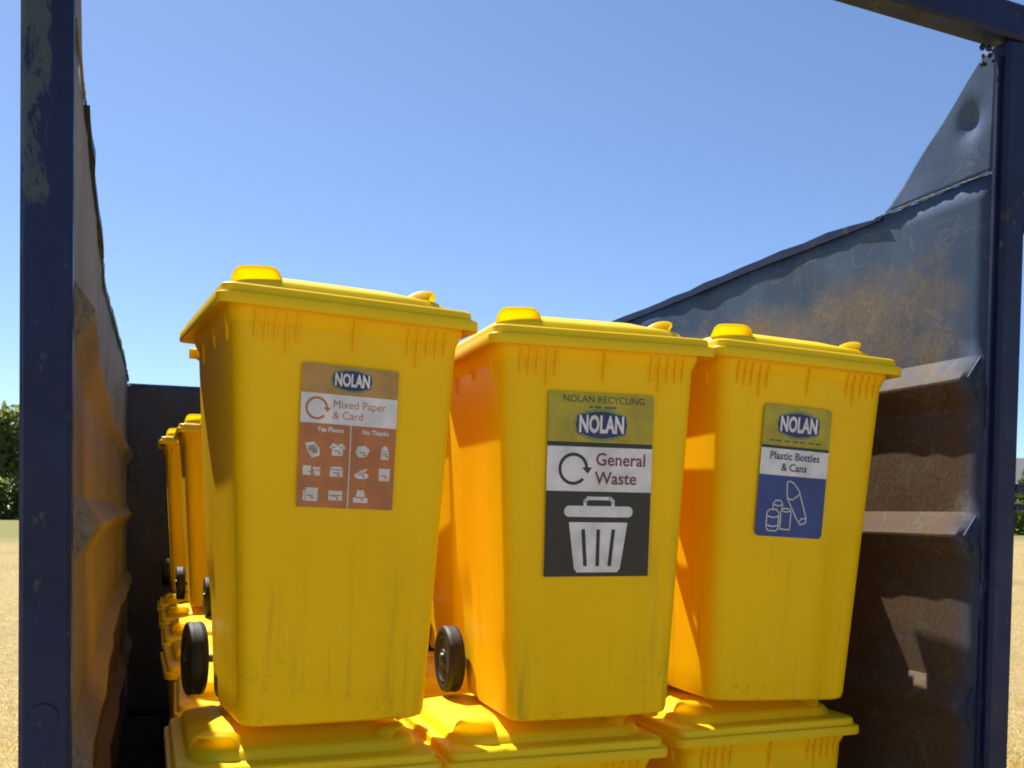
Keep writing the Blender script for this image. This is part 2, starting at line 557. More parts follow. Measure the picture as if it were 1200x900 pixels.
    for x0, x1, nm in ((-.262, -.166, 'left'), (2.235, 2.318, 'right')):
        mb = MB().box(x0, x1, YF, YF+.056, .0, 3.11 if nm == 'right' else 3.24, .009)
        if nm == 'right':
            mb.v = [(a+.009*(c-1.9), b, c) for a, b, c in mb.v]        # knocked out of plumb
        posts.append(fin(mb, 'door_post', M['frame'], t, 30))
    # thin stop strip along the inner edge of each post
    for s, x in ((1, 2.2345),):
        mb = MB().box(min(x, x-s*.013), max(x, x-s*.013), YF+.022, YF+.029, .12, 3.07, .001)
        mb.v = [(a+.009*(c-1.9), b, c) for a, b, c in mb.v]
        fin(mb, 'stop_strip', M['frame'], posts[0 if s < 0 else 1])
    bm_ = MB().box(-.262, 2.323, YF, YF+.080, 3.1125, 3.215, .009)
    bm_.v = [(a, b, c+.054*(2.323-a)) for a, b, c in bm_.v]        # the frame is bent: the beam climbs to the left
    beam = fin(bm_, 'top_beam', M['frame'], t, 30)
    # corner weld lumps
    rl = random.Random(5)
    for k_ in range(9):
        r = rl.uniform(.004, .009)
        bx_, by_, bz_ = 2.228-rl.uniform(0, .035), YF+rl.uniform(.02, .06), 3.108-rl.uniform(0, .06)
        mb = MB()
        rings = []
        for i in range(7):
            a = -math.pi/2+math.pi*i/6
            rings.append([(bx_+r*math.cos(a)*math.cos(b*math.pi/4)*random.uniform(.75, 1.2), by_+r*math.cos(a)*math.sin(b*math.pi/4)*random.uniform(.75, 1.2), bz_+r*math.sin(a)*1.2) for b in range(8)])
        mb.loft(rings, True)
        fin(mb, 'weld_lump', M['frame'], beam, 60)
    # hinge pieces on the outside of the right post
    for zc, h, lx in ((1.842, .026, .26), (1.788, .018, .26)):
        fin(MB().box(2.3245, 2.3245+lx, YF+.01, YF+.05, zc-h/2, zc+h/2, .002), 'latch_bar', M['frame'], posts[1])
    mb = MB()
    mb.box(2.3245, 2.351, YF+.01, YF+.05, 2.60, 2.68, .003)
    mb.tube([(2.368, YF+.03, 2.585), (2.368, YF+.03, 2.695)], .018, 12)
    fin(mb, 'hinge', M['frame'], posts[1], 35)
    mb = MB()
    mb.tube([(-.215, YF-.001, 1.33), (-.215, YF-.006, 1.33)], .026, 20)
    fin(mb, 'cover_disc', M['frame'], posts[0], 35)
    return t
container = build_container()
# materials above work in coordinates of the container's empty; shift their z/y tests accordingly
for k in ('wall_right',):
    pass

# ------------------------------------------------------------------ bins
LID_HW, LID_D = .32, .63
T0 = .33                       # local y = t - T0, t measured back from the lid's front edge
ZR = .985                      # lower edge of the lid

def tf(z): return .075 - .040*(z/.95)          # front face, distance behind lid front
def tr(z): return .535 + .065*(z/.95)
def hw(z): return .232 + .046*(z/.95)
def lerp(a, b, k): return a+(b-a)*k
def sst(x, a, b):
    k = min(1, max(0, (x-a)/(b-a))); return k*k*(3-2*k)

def body_section(z, inset=0.0):
    w = hw(z)-inset; f = tf(z)+inset; r_ = tr(z)-inset
    rad = .042
    pan = .0055*(1-sst(z, .50, .56))
    n = .010*(1-sst(z, .26, .40))
    half = [(0, f-pan), (.06, f-pan), (.112, f-pan), (.122, f), (w-rad-.012, f)]
    for i in range(6):
        a = -math.pi/2 + math.pi/2*i/5
        half.append((w-rad+rad*math.cos(a), f+rad+rad*math.sin(a)))
    tn = .395
    half += [(w+.0, .22), (w+.0, tn-.025), (w-n*.15, tn-.008), (w-n*.85, tn+.012), (w-n, tn+.03)]
    r2 = .03
    for i in range(5):
        a = math.pi/2*i/4
        half.append((w-n-r2+r2*math.cos(a), r_-r2+r2*math.sin(a)))
    half += [(.08, r_), (0, r_)]
    pts = half + [(-x, y) for x, y in half[-2:0:-1]]
    return [(x, y-T0, z) for x, y in pts]

def rrect(hwid, t0, t1, rf, rb, z, seg=6):
    pts = []
    for cx, cy, r, a0 in ((hwid-rf, t0+rf, rf, -90), (hwid-rb, t1-rb, rb, 0), (-(hwid-rb), t1-rb, rb, 90), (-(hwid-rf), t0+rf, rf, 180)):
        for i in range(seg+1):
            a = R(a0+90*i/seg)
            pts.append((cx+r*math.cos(a), cy+r*math.sin(a)-T0, z))
    return pts

def mesh_of(mb, name, mat, sharp=35):
    o = mb.build(name, mat)
    sharp_by_angle(o, sharp)
    me = o.data
    bpy.data.objects.remove(o)
    return me

def lid_top(x, t):
    """height of the lid's top surface at (x, t)"""
    return 1.048

def make_bin_meshes():
    ms = {}
    # body
    mb = MB()
    zs = [0, .006, .02, .08, .16, .24, .27, .30, .335, .37, .40, .46, .50, .53, .56, .65, .75, .85, .90, .945]
    rings = []
    for z in zs:
        ins = .012 if z == 0 else (.003 if z == .006 else 0)
        rings.append(body_section(z, ins))
    mb.loft(rings, True)
    ms['body'] = mesh_of(mb, 'body', M['body'], 30)
    # rim with stiffening fins
    mb = MB()
    w, f, b = hw(.945), tf(.945), tr(.945)
    rings = [rrect(w-.003, f+.003, b-.003, .045, .04, .938), rrect(w+.002, f-.002, b+.002, .045, .04, .941),
             rrect(w+.005, f-.004, b+.005, .046, .04, .948), rrect(LID_HW-.033, .026, LID_D-.016, .04, .03, .966), rrect(LID_HW-.030, .024, LID_D-.014, .04, .03, .990)]
    mb.loft(rings, True)
    def fin(p0, nrm, L, out, th=.0045):
        # p0: (x,t) on the body surface, nrm: outward (x,t)
        x, tt = p0; nx, nt = nrm; sx, st = -nt, nx
        pts = []
        for s in (-1, 1):
            for (d, z) in ((-.004, .962), (out, .966), (out*.75, .945), (.004, .962-L), (-.006, .962-L)):
                pts.append((x+nx*d+sx*s*th/2, tt+nt*d+st*s*th/2-T0, z))
        mb.add(pts, [(0,1,2,3,4),(9,8,7,6,5),(0,5,6,1),(1,6,7,2),(2,7,8,3),(3,8,9,4),(4,9,5,0)])
    for s in (-1, 1):
        for x, L in ((.232, .058), (.209, .062), (.186, .062), (.160, .088), (.136, .062)):
            fin((s*x, tf(.92)), (0, -1), L, .016, .0034)
        for tt, L in ((.12, .07), (.30, .06), (.47, .08)):
            fin((s*hw(.92), tt), (s, 0), L*.8, .011, .0038)
    fin((0, tf(.92)), (0, -1), .072, .020, .0038)
    ms['rim'] = mesh_of(mb, 'rim', M['body'], 32)
    # lid
    mb = MB()
    W, D = LID_HW, LID_D
    rings = [rrect(W-.014, .014, D-.01, .03, .02, .9905), rrect(W-.004, .004, D-.004, .03, .02, .973), rrect(W-.001, .001, D-.001, .03, .02, .9725),
             rrect(W, 0, D, .03, .02, .975), rrect(W, 0, D, .03, .02, .995), rrect(W-.002, .002, D-.002, .03, .02, .9985),
             rrect(W-.010, .010, D-.006, .028, .02, .9995), rrect(W-.0125, .0125, D-.007, .028, .02, 1.002), rrect(W-.014, .014, D-.008, .028, .02, 1.018),
             rrect(W-.018, .019, D-.012, .03, .02, 1.0225), rrect(W-.036, .046, D-.02, .085, .03, 1.0255), rrect(W-.041, .052, D-.022, .088, .03, 1.0275),
             rrect(W-.047, .060, D-.026, .09, .03, 1.042), rrect(W-.053, .067, D-.03, .09, .03, 1.0485), rrect(W-.066, .082, D-.04, .09, .03, 1.053),
             rrect(W-.11, .13, D-.09, .08, .03, 1.068), rrect(W-.135, .16, D-.12, .07, .03, 1.078), rrect(W-.16, .19, D-.15, .06, .03, 1.081), rrect(W-.22, .25, D-.22, .04, .03, 1.082)]
    mb.loft(rings, True)
    ms['lid'] = mesh_of(mb, 'lid', M['lid'], 30)
    # grips: hooded scoops near the front corners, opening outwards
    for s in (-1, 1):
        mb = MB()
        c = Vector((s*.205, .125-T0, 1.049))
        gs = 1.0 if s < 0 else .82
        ang = R(22) * -1 if s < 0 else R(62)
        d = Vector((math.sin(ang), -math.cos(ang), 0))          # opening direction
        wv = Vector((-d.y, d.x, 0))
        nu, nv = 12, 8
        top = []; bot = []
        for j in range(nv+1):
            v = j/nv
            rt = []; rb = []
            for i in range(nu+1):
                u = -1+2*i/nu
                h = .036*gs*math.sin(min(1, v*1.35)*math.pi/2)**.7*(1-abs(u)**7)
                ln = gs*(-.055+.098*v*(1-.14*u*u))
                if v > .85: h -= .004*(v-.85)/.15
                p = c + wv*(u*.062*gs*(.80+.20*v)) + d*ln
                rt.append(p+Vector((0, 0, h)))
                rb.append(p+Vector((0, 0, max(-.003, h-.007))) - d*.0)
            top.append(rt); bot.append(rb)
        b0 = len(mb.v)
        for g in (top, bot):
            for row in g:
                mb.v += [tuple(p) for p in row]
        n = nu+1; off = (nv+1)*n
        for j in range(nv):
            for i in range(nu):
                q = (j*n+i, j*n+i+1, (j+1)*n+i+1, (j+1)*n+i)
                mb.f.append(q[::-1]); mb.f.append(tuple(k+off for k in q))
        for i in range(nu):
            mb.f.append((nv*n+i, nv*n+i+1, off+nv*n+i+1, off+nv*n+i))
            mb.f.append((i+1, i, off+i, off+i+1))
        for j in range(nv):
            mb.f.append((j*n, (j+1)*n, off+(j+1)*n, off+j*n))
            mb.f.append(((j+1)*n+nu, j*n+nu, off+j*n+nu, off+(j+1)*n+nu))
        ms['grip%d' % s] = mesh_of(mb, 'grip', M['grip'], 50)
    # hinge lugs of the lid
    mb = MB()
    mb.box(-.030, .030, D-.012-T0, D+.055-T0, .974, 1.012, .006)
    ms['hinge'] = mesh_of(mb, 'hinge', M['lid'], 35)
    # handle bar behind
    mb = MB()
    mb.tube([(-.285, D+.062-T0, .955), (.285, D+.062-T0, .955)], .0155, 12)
    for x in (-.255, -.10, .10, .255):
        mb.box(x-.012, x+.012, tr(.93)-.01-T0, D+.058-T0, .935, .972, .004)
    ms['handle'] = mesh_of(mb, 'handle', M['body'], 40)
    # axle
    mb = MB()
    mb.tube([(-.292, .550-T0, .10), (.292, .550-T0, .10)], .011, 10)
    ms['axle'] = mesh_of(mb, 'axle', M['axle'], 40)
    # wheel
    def lathe(prof, seg, x0=0):
        m = MB(); rings = []
        for (xx, r) in prof:
            rings.append([(xx+x0, r*math.cos(2*math.pi*k/seg), r*math.sin(2*math.pi*k/seg)) for k in range(seg)])
        m.loft(rings, True); return m
    tyre = lathe([(-.020, .072), (-.024, .080), (-.025, .090), (-.021, .098), (-.012, .1015), (-.010, .0995), (.010, .0995), (.012, .1015), (.021, .098), (.025, .090), (.024, .080), (.020, .072)], 36)
    ms['wheel'] = mesh_of(tyre, 'wheel', M['tyre'], 40)
    hub = lathe([(-.0225, .02), (-.0225, .030), (-.016, .034), (-.014, .060), (-.022, .066), (-.022, .0715), (.022, .0715), (.022, .066), (.014, .060), (.016, .034), (.0225, .030), (.0225, .02), (.029, .018), (.029, .0125)], 28)
    for k in range(8):
        a = 2*math.pi*k/8
        ca, sa = math.cos(a), math.sin(a)
        pts = []
        for xx in (-.020, .020):
            for r, w in ((.030, .004), (.066, .004)):
                for sg in (-1, 1):
                    pts.append((xx, r*ca-sg*w*sa, r*sa+sg*w*ca))
        hub.add(pts, [(0,1,3,2),(4,6,7,5),(0,4,5,1),(2,3,7,6),(0,2,6,4),(1,5,7,3)])
    ms['hub'] = mesh_of(hub, 'hub', M['hub'], 35)
    return ms
MS = make_bin_meshes()

def put(name, me, parent, loc=(0, 0, 0), rz=0):
    o = bpy.data.objects.new(name, me)
    C.objects.link(o); o.parent = parent; o.location = loc; o.rotation_euler = (0, 0, rz)
    return o

LR = random.Random(21)
def make_bin(x, ylid, z, label, rz=0, ry=0, rx=0, name='wheelie_bin', group='yellow wheelie bins in the container'):
    """x: centre, ylid: front edge of the lid, z: foot"""
    c, s = math.cos(R(rz)), math.sin(R(rz))
    px, py = x - s*T0, ylid + c*T0
    t = empty(name, (px, py, z), R(rz), R(ry), R(rx))
    tag(t, label, 'bin', group)
    put('body', MS['body'], t)
    put('rim', MS['rim'], t)
    lid = put('lid', MS['lid'], t)
    lid.rotation_euler = (0, R(LR.uniform(-.28, .28)), R(LR.uniform(-.5, .5)))      # lids never sit quite true
    put('grip', MS['grip-1'], lid); put('grip', MS['grip1'], lid)
    put('hinge', MS['hinge'], lid, (-.195, 0, 0)); put('hinge', MS['hinge'], lid, (.195, 0, 0))
    put('handle', MS['handle'], t)
    put('axle', MS['axle'], t)
    for sg in (-1, 1):
        w = put('wheel', MS['wheel'], t, (sg*.270, .550-T0, .1015), 0 if sg > 0 else math.pi)
        put('hub', MS['hub'], w)
    return t

# flat print on the stickers ------------------------------------------------
def ink(name, col, rough=.42):
    return plain(name, col, rough, .14, 18)
INK = dict(white=ink('ink_white', (.70, .685, .70)), black=ink('ink_black', (.020, .018, .016)), navy=ink('ink_navy', (.018, .028, .11)),
           blue=ink('ink_blue', (.020, .050, .225)), olive=ink('ink_olive', (.40, .33, .012)), tan=ink('ink_tan', (.43, .245, .055)),
           orange=ink('ink_orange', (.45, .155, .045)), green=ink('ink_green', (.06, .28, .12)), dred=ink('ink_dark_red', (.16, .03, .035)),
           pale=ink('ink_pale', (.62, .60, .58)), grey=ink('ink_grey', (.10, .095, .03)))

def text_polys(body, size, bold=0.0, sx=1.0, align='CENTER'):
    cu = bpy.data.curves.new('lettering', 'FONT')
    cu.body = body; cu.size = size; cu.align_x = align; cu.align_y = 'CENTER'
    cu.offset = bold; cu.resolution_u = 3
    o = bpy.data.objects.new('lettering', cu)
    C.objects.link(o)
    dg = bpy.context.evaluated_depsgraph_get()
    me = bpy.data.meshes.new_from_object(o.evaluated_get(dg))
    v = [(p.co.x*sx, p.co.y) for p in me.vertices]
    f = [tuple(p.vertices) for p in me.polygons]
    bpy.data.objects.remove(o); bpy.data.meshes.remove(me)
    return v, f

class Flat:
    """2-D shapes in (x, z) of a sticker, centre at 0,0"""
    def __init__(s): s.v = []; s.f = []
    def poly(s, pts):
        b = len(s.v); s.v += list(pts); s.f.append(tuple(range(b, b+len(pts)))); return s
    def rect(s, x0, x1, z0, z1): return s.poly([(x0,z0),(x1,z0),(x1,z1),(x0,z1)])
    def rrect(s, x0, x1, z0, z1, r, seg=5, tl=1, tr=1, bl=1, br=1):
        pts = []
        for cx, cz, a0, on in ((x1, z0, -90, br), (x1, z1, 0, tr), (x0, z1, 90, tl), (x0, z0, 180, bl)):
            if not on: pts.append((cx, cz)); continue
            ccx = cx-r if cx == x1 else cx+r; ccz = cz-r if cz == z1 else cz+r
            for i in range(seg+1):
                a = R(a0+90*i/seg); pts.append((ccx+r*math.cos(a), ccz+r*math.sin(a)))
        return s.poly(pts)
    def arc(s, cx, cz, rx, rz, a0, a1, w, n=28):
        for i in range(n):
            p = []
            for a, k in ((a0+(a1-a0)*i/n, 0), (a0+(a1-a0)*i/n, 1), (a0+(a1-a0)*(i+1)/n, 1), (a0+(a1-a0)*(i+1)/n, 0)):
                ww = k*w
                p.append((cx+(rx-ww)*math.cos(R(a)), cz+(rz-ww)*math.sin(R(a))))
            s.poly(p)
        return s
    def line(s, pts, w, closed=False):
        n = len(pts)
        for i in range(n if closed else n-1):
            a = Vector(pts[i]); b = Vector(pts[(i+1) % n]); d = (b-a).normalized(); nn = Vector((-d.y, d.x))*w/2
            a = a-d*w*.45; b = b+d*w*.45
            s.poly([tuple(a-nn), tuple(b-nn), tuple(b+nn), tuple(a+nn)])
        return s
    def text(s, body, cx, cz, size, bold=0, sx=1, align='CENTER'):
        v, f = text_polys(body, size, bold, sx, align)
        b = len(s.v); s.v += [(x+cx, z+cz) for x, z in v]; s.f += [tuple(i+b for i in q) for q in f]; return s
    def ellipse(s, cx, cz, rx, rz, n=28):
        return s.poly([(cx+rx*math.cos(2*math.pi*i/n), cz+rz*math.sin(2*math.pi*i/n)) for i in range(n)])

class Sticker:
    def __init__(s, bin_, xc, zc, tilt=0.0):
        s.bin, s.xc, s.zc, s.tilt = bin_, xc, zc, R(tilt); s.root = None
    def lay(s, name, fl, mat, layer, label=None):
        ct, st = math.cos(s.tilt), math.sin(s.tilt)
        v = []
        for x, z in fl.v:
            X = s.xc + x*ct - z*st; Z = s.zc + x*st + z*ct
            y = tf(Z)-T0-.0066-.00045*layer
            v.append((X, y, Z))
        # face winding towards the viewer (-Y)
        f = []
        for q in fl.f:
            a, b, c = (Vector(v[i]) for i in q[:3])
            n = (b-a).cross(c-a)
            f.append(q if n.y < 0 else q[::-1])
        o = link_mesh(name, v, f, mat, s.root or s.bin)
        if s.root is None: s.root = o
        if label: o['label'] = label
        return o

def emblem(S, cx, cz, k, layer=2):
    """oval badge with five white capitals; k = width of the dark shape"""
    w, h = k/2, k*.21
    S.lay('emblem_ring', Flat().arc(cx, cz, w*1.08, h*1.30, 20, 178, h*.13).arc(cx, cz, w*1.08, h*1.30, 200, 330, h*.13), INK['green'], layer)
    f = Flat()
    f.rrect(cx-w*.93, cx+w*.93, cz-h*.80, cz+h*.86, h*.22)
    f2 = Flat().ellipse(cx, cz, w*.98, h*1.12)
    S.lay('emblem', f2, INK['navy'], layer+.5)
    S.lay('emblem', f, INK['navy'], layer+1)
    S.lay('lettering', Flat().text('NOLAN', cx, cz-h*.02, h*1.95, h*.075, .60), INK['white'], layer+2)

def recycle_arrow(S, cx, cz, r, mat, layer=2):
    f = Flat().arc(cx, cz, r, r, 5, 318, r*.20, 36)
    a = R(5); px, pz = cx+r*.9*math.cos(a), cz+r*.9*math.sin(a)
    f.poly([(px-r*.32, pz+r*.02), (px+r*.36, pz+r*.04), (px+r*.08, pz-r*.36)])
    S.lay('arrow_symbol', f, mat, layer)

def sticker_paper(b):
    S = Sticker(b, -.004, .690, -.4)
    w, h = .118, .168
    S.lay('label', Flat().rect(-w, w, -h, h), INK['orange'], 0, 'orange, white and tan sticker with rows of small white icons')
    S.lay('label_band', Flat().rect(-w, w, .100, h), INK['tan'], 1)
    S.lay('label_band', Flat().rect(-w, w, .030, .100), INK['white'], 1)
    emblem(S, .003, .135, .100)
    recycle_arrow(S, -.080, .065, .027, INK['orange'])
    S.lay('lettering', Flat().text('Mixed Paper', -.042, .077, .0265, 0, .98, 'LEFT'), INK['orange'], 2)
    S.lay('lettering', Flat().text('& Card', -.042, .051, .0265, 0, .98, 'LEFT'), INK['orange'], 2)
    S.lay('divider', Flat().rect(.0035, .0065, -h, .030), INK['pale'], 1)
    S.lay('lettering', Flat().text('Yes Please', -.045, .016, .015, .0006), INK['pale'], 2)
    S.lay('lettering', Flat().text('No Thanks', .066, .016, .015, .0006), INK['pale'], 2)
    # pictograms
    def sheet(cx, cz):
        f = Flat()
        for k in range(3):
            f.poly([(cx-.018+.006*k, cz+.012-.006*k), (cx+.004+.006*k, cz+.016-.006*k), (cx+.010+.004*k, cz-.004-.006*k), (cx-.010+.004*k, cz-.010-.006*k)])
        return f
    def carton(cx, cz):
        return Flat().poly([(cx-.013, cz-.014), (cx+.013, cz-.014), (cx+.014, cz+.008), (cx-.014, cz+.008)]).poly([(cx-.020, cz+.004), (cx-.012, cz+.016), (cx+.0, cz+.011), (cx-.012, cz+.001)]).poly([(cx+.020, cz+.004), (cx+.012, cz+.016), (cx+.0, cz+.011), (cx+.012, cz+.001)])
    def boxes(cx, cz):
        return Flat().rect(cx-.021, cx-.001, cz-.011, cz+.011).rect(cx+.003, cx+.021, cz-.011, cz+.0005).rect(cx+.003, cx+.021, cz+.0025, cz+.009)
    def envelope(cx, cz):
        return Flat().rect(cx-.016, cx+.016, cz-.012, cz+.004).poly([(cx-.016, cz+.006), (cx+.016, cz+.006), (cx+.012, cz+.012), (cx-.012, cz+.012)])
    def page(cx, cz):
        return Flat().rect(cx-.012, cx+.017, cz-.016, cz+.016).rect(cx-.018, cx-.0135, cz-.015, cz+.010)
    def tray(cx, cz):
        return Flat().rect(cx-.017, cx+.017, cz-.012, cz-.001).rect(cx-.017, cx+.017, cz+.001, cz+.011)
    def crumple(cx, cz):
        return Flat().poly([(cx-.018, cz-.004), (cx-.008, cz-.015), (cx+.010, cz-.012), (cx+.018, cz+.004), (cx+.006, cz+.014), (cx-.012, cz+.012)])
    def bottle(cx, cz):
        return Flat().rect(cx-.010, cx+.010, cz-.016, cz+.004).poly([(cx-.010, cz+.005), (cx+.010, cz+.005), (cx+.004, cz+.016), (cx-.004, cz+.016)])
    def plate(cx, cz):
        return Flat().ellipse(cx, cz-.006, .018, .008, 16).poly([(cx-.010, cz+.003), (cx+.010, cz+.003), (cx+.014, cz+.012), (cx+.002, cz+.008)])
    def cup(cx, cz):
        return Flat().rect(cx-.013, cx+.015, cz-.016, cz+.014)
    def bag(cx, cz):
        return Flat().rect(cx-.018, cx+.018, cz-.015, cz-.003).poly([(cx-.012, cz-.001), (cx+.012, cz-.001), (cx+.008, cz+.015), (cx-.008, cz+.015)])
    cols = (-.086, -.026, .036, .092)
    rows = (-.030, -.082, -.138)
    grid = [(0,0,sheet),(1,0,carton),(0,1,boxes),(1,1,envelope),(0,2,page),(1,2,tray),(2,0,crumple),(3,0,bottle),(2,1,plate),(3,1,cup),(2,2,bag)]
    for c, r, fn in grid:
        S.lay('icon', fn(cols[c], rows[r]), INK['pale'], 2)
        det = Flat().rect(cols[c]-.008, cols[c]+.006, rows[r]-.004, rows[r]-.0015).rect(cols[c]+.002, cols[c]+.008, rows[r]-.010, rows[r]-.006)
        S.lay('icon_detail', det, INK['orange'], 3)
        S.lay('caption', Flat().rect(cols[c]-.012, cols[c]-.002, rows[r]+.0215, rows[r]+.0235).rect(cols[c]+.0, cols[c]+.012, rows[r]+.0215, rows[r]+.0235), INK['tan'], 2)
    return S

def sticker_general(b):
    S = Sticker(b, -.004, .622, -.2)
    w, h = .150, .240
    S.lay('label', Flat().rect(-w, w, -h, h), INK['black'], 0, 'black, white and olive sticker with a large white waste-bin icon')
    S.lay('label_band', Flat().rect(-w, w, .112, h), INK['olive'], 1)
    S.lay('label_band', Flat().rect(-w, w, -.016, .100), INK['white'], 1)
    S.lay('lettering', Flat().text('NOLAN RECYCLING', .006, .223, .0255, 0, 1.0), INK['black'], 2)
    S.lay('caption', Flat().rect(-.036, -.026, .201, .207).rect(-.02, -.002, .201, .207).rect(.006, .04, .201, .207), INK['grey'], 2)
    emblem(S, .0, .158, .150)
    recycle_arrow(S, -.076, .042, .042, INK['black'])
    S.lay('lettering', Flat().text('General', -.014, .067, .046, .0007, .98, 'LEFT'), INK['dred'], 2)
    S.lay('lettering', Flat().text('Waste', -.014, .018, .046, .0007, .98, 'LEFT'), INK['dred'], 2)
    k = Flat()
    k.rrect(-.098, .098, -.083, -.054, .0135)
    k.poly([(-.084, -.097), (.084, -.097), (.066, -.219), (.058, -.229), (-.058, -.229), (-.066, -.219)])
    S.lay('bin_icon', k, INK['white'], 2)
    hd = Flat().line([(-.040, -.057), (-.040, -.042), (-.032, -.034), (.032, -.034), (.040, -.042), (.040, -.057)], .009)
    S.lay('bin_icon', hd, INK['white'], 2.4)
    sl = Flat()
    for x0, x1 in ((-.043, -.035), (0, 0), (.043, .035)):
        sl.line([(x0, -.120), (x1, -.208)], .0105)
    S.lay('icon_detail', sl, INK['black'], 3)
    return S

def sticker_plastic(b):
    S = Sticker(b, -.026, .668, -.6)
    w, h = .114, .188
    S.lay('label', Flat().rrect(-w, w, -h, h, .014), INK['blue'], 0, 'round-cornered blue, white and olive sticker with outlined bottle and cans')
    S.lay('label_band', Flat().rrect(-w, w, .072, h, .014, 5, 1, 1, 0, 0), INK['olive'], 1)
    S.lay('divider', Flat().rect(-w, w, .064, .0725), INK['black'], 1.5)
    S.lay('label_band', Flat().rect(-w, w, -.012, .064), INK['white'], 1)
    emblem(S, .004, .134, .146)
    cap = Flat()
    for a in (-.09, -.068, -.04, -.012, .012, .04, .066): cap.rect(a, a+.018, .084, .0885)
    S.lay('caption', cap, INK['grey'], 2)
    S.lay('lettering', Flat().text('Plastic Bottles', 0, .043, .0305, .0006, .98), INK['navy'], 2)
    S.lay('lettering', Flat().text('& Cans', 0, .011, .0305, .0006, .98), INK['navy'], 2)
    f = Flat()
    lw = .0034
    bt = [(-.016, -.030), (-.006, -.026), (.010, -.034), (.026, -.052), (.056, -.124), (.058, -.142), (.040, -.150), (.028, -.138), (-.010, -.078), (-.014, -.060)]
    f.line([(x-.003, z) for x, z in bt], lw, True)
    f.line([(-.016, -.076), (.004, -.080), (.026, -.062)], lw)
    f.line([(.030, -.142), (.040, -.132), (.056, -.130)], lw)
    can = [(-.070, -.172), (-.078, -.164), (-.078, -.120), (-.072, -.112), (-.048, -.110), (-.038, -.120), (-.038, -.164), (-.044, -.172)]
    f.line(can, lw, True); f.line([(-.077, -.130), (-.058, -.134), (-.039, -.130)], lw); f.line([(-.077, -.156), (-.058, -.160), (-.039, -.156)], lw)
    f.line([(-.060, -.109), (-.060, -.094), (-.052, -.084), (-.036, -.084), (-.028, -.094), (-.030, -.106)], lw)
    f.line([(-.058, -.096), (-.044, -.100), (-.030, -.096)], lw)
    f.line([(-.032, -.166), (-.032, -.116), (-.028, -.106), (-.002, -.106), (.002, -.116), (.002, -.166)], lw, True)
    f.line([(-.030, -.112), (-.015, -.116), (.000, -.112)], lw)
    S.lay('icon', f, INK['pale'], 2)
    return S

# ---- front row, upper layer
b1 = make_bin(.420, 2.302, 1.235, 'yellow bin with orange mixed paper and card sticker, nearest the left post', 6.2, 1.1)
sticker_paper(b1)
b2 = make_bin(1.096, 2.312, 1.205, 'yellow bin with black general waste sticker, middle of the front row', -1.0, -.2)
sticker_general(b2)
b3 = make_bin(1.722, 2.352, 1.212, 'yellow bin with blue plastic bottles and cans sticker, beside the right wall', -.6, 2.2)
sticker_plastic(b3)
# ---- front row, lower layer
make_bin(.340, 2.300, .138, 'yellow bin underneath the mixed paper bin, only its lid in view', .6)
make_bin(1.010, 2.375, .115, 'yellow bin underneath the general waste bin, front of its lid showing', -.3)
make_bin(1.715, 2.44, .118, 'yellow bin underneath the bottles and cans bin, lid and top of front showing', .8)
# ---- row behind
make_bin(.580, 3.60, 1.200, 'yellow bin standing directly behind the mixed paper bin, upper layer', 1.5)
make_bin(1.250, 3.33, 1.200, 'yellow bin standing directly behind the general waste bin, upper layer', -1)
make_bin(1.900, 3.07, 1.200, 'yellow bin standing directly behind the bottles and cans bin, upper layer', 0)
make_bin(.360, 3.18, .115, 'second yellow bin of the left lower row, lid sunlit behind the front wheel', -1)
make_bin(1.060, 3.30, .115, 'yellow bin on the floor, second from the front in the middle column', 0)
make_bin(1.800, 3.36, .115, 'yellow bin on the floor, second from the front by the right wall', 0)
# ---- far rows along the left wall
make_bin(.525, 4.72, 1.200, 'yellow upper bin mostly hidden behind the front bin, only a black wheel showing', 1)
make_bin(.405, 5.72, 1.200, 'nearer of the two yellow bins visible in the far left rows', 1)
make_bin(.318, 6.78, 1.200, 'farthest yellow bin on the upper left, against the dark back wall', 0)
make_bin(.345, 4.02, .115, 'third yellow bin of the left lower row, sunlit lid seen past the front wheel', 1)
make_bin(.335, 4.88, .115, 'fourth yellow bin of the left lower row, sunlit lid under the upper bins', 0)
make_bin(.325, 5.74, .115, 'fifth yellow bin of the left lower row, under the nearer far bin', 0)
make_bin(.318, 6.62, .115, 'last yellow bin of the left lower row, under the farthest upper bin', 0)

# ------------------------------------------------------------------ trees, hedge, house
def leaf_cloud(blobs, n, size, rnd):
    v = []; f = []
    tot = sum(b[3]*b[4]*b[5] for b in blobs)
    for (cx, cy, cz, rx, ry, rz) in blobs:
        k = int(n*rx*ry*rz/tot)
        for _ in range(k):
            while True:
                p = Vector((rnd.uniform(-1,1), rnd.uniform(-1,1), rnd.uniform(-1,1)))
                if .35 < p.length < 1: break
            q = Vector((cx+p.x*rx, cy+p.y*ry, cz+p.z*rz))
            a = Vector((rnd.gauss(0,1), rnd.gauss(0,1), rnd.gauss(0,1))).normalized()
            b = a.cross(Vector((rnd.gauss(0,1), rnd.gauss(0,1), rnd.gauss(0,1)))).normalized()
            s = size*rnd.uniform(.6, 1.3)
            i = len(v)
            v += [q-a*s, q+b*s*.55, q+a*s, q-b*s*.55]
            f.append((i, i+1, i+2, i+3))
    return v, f

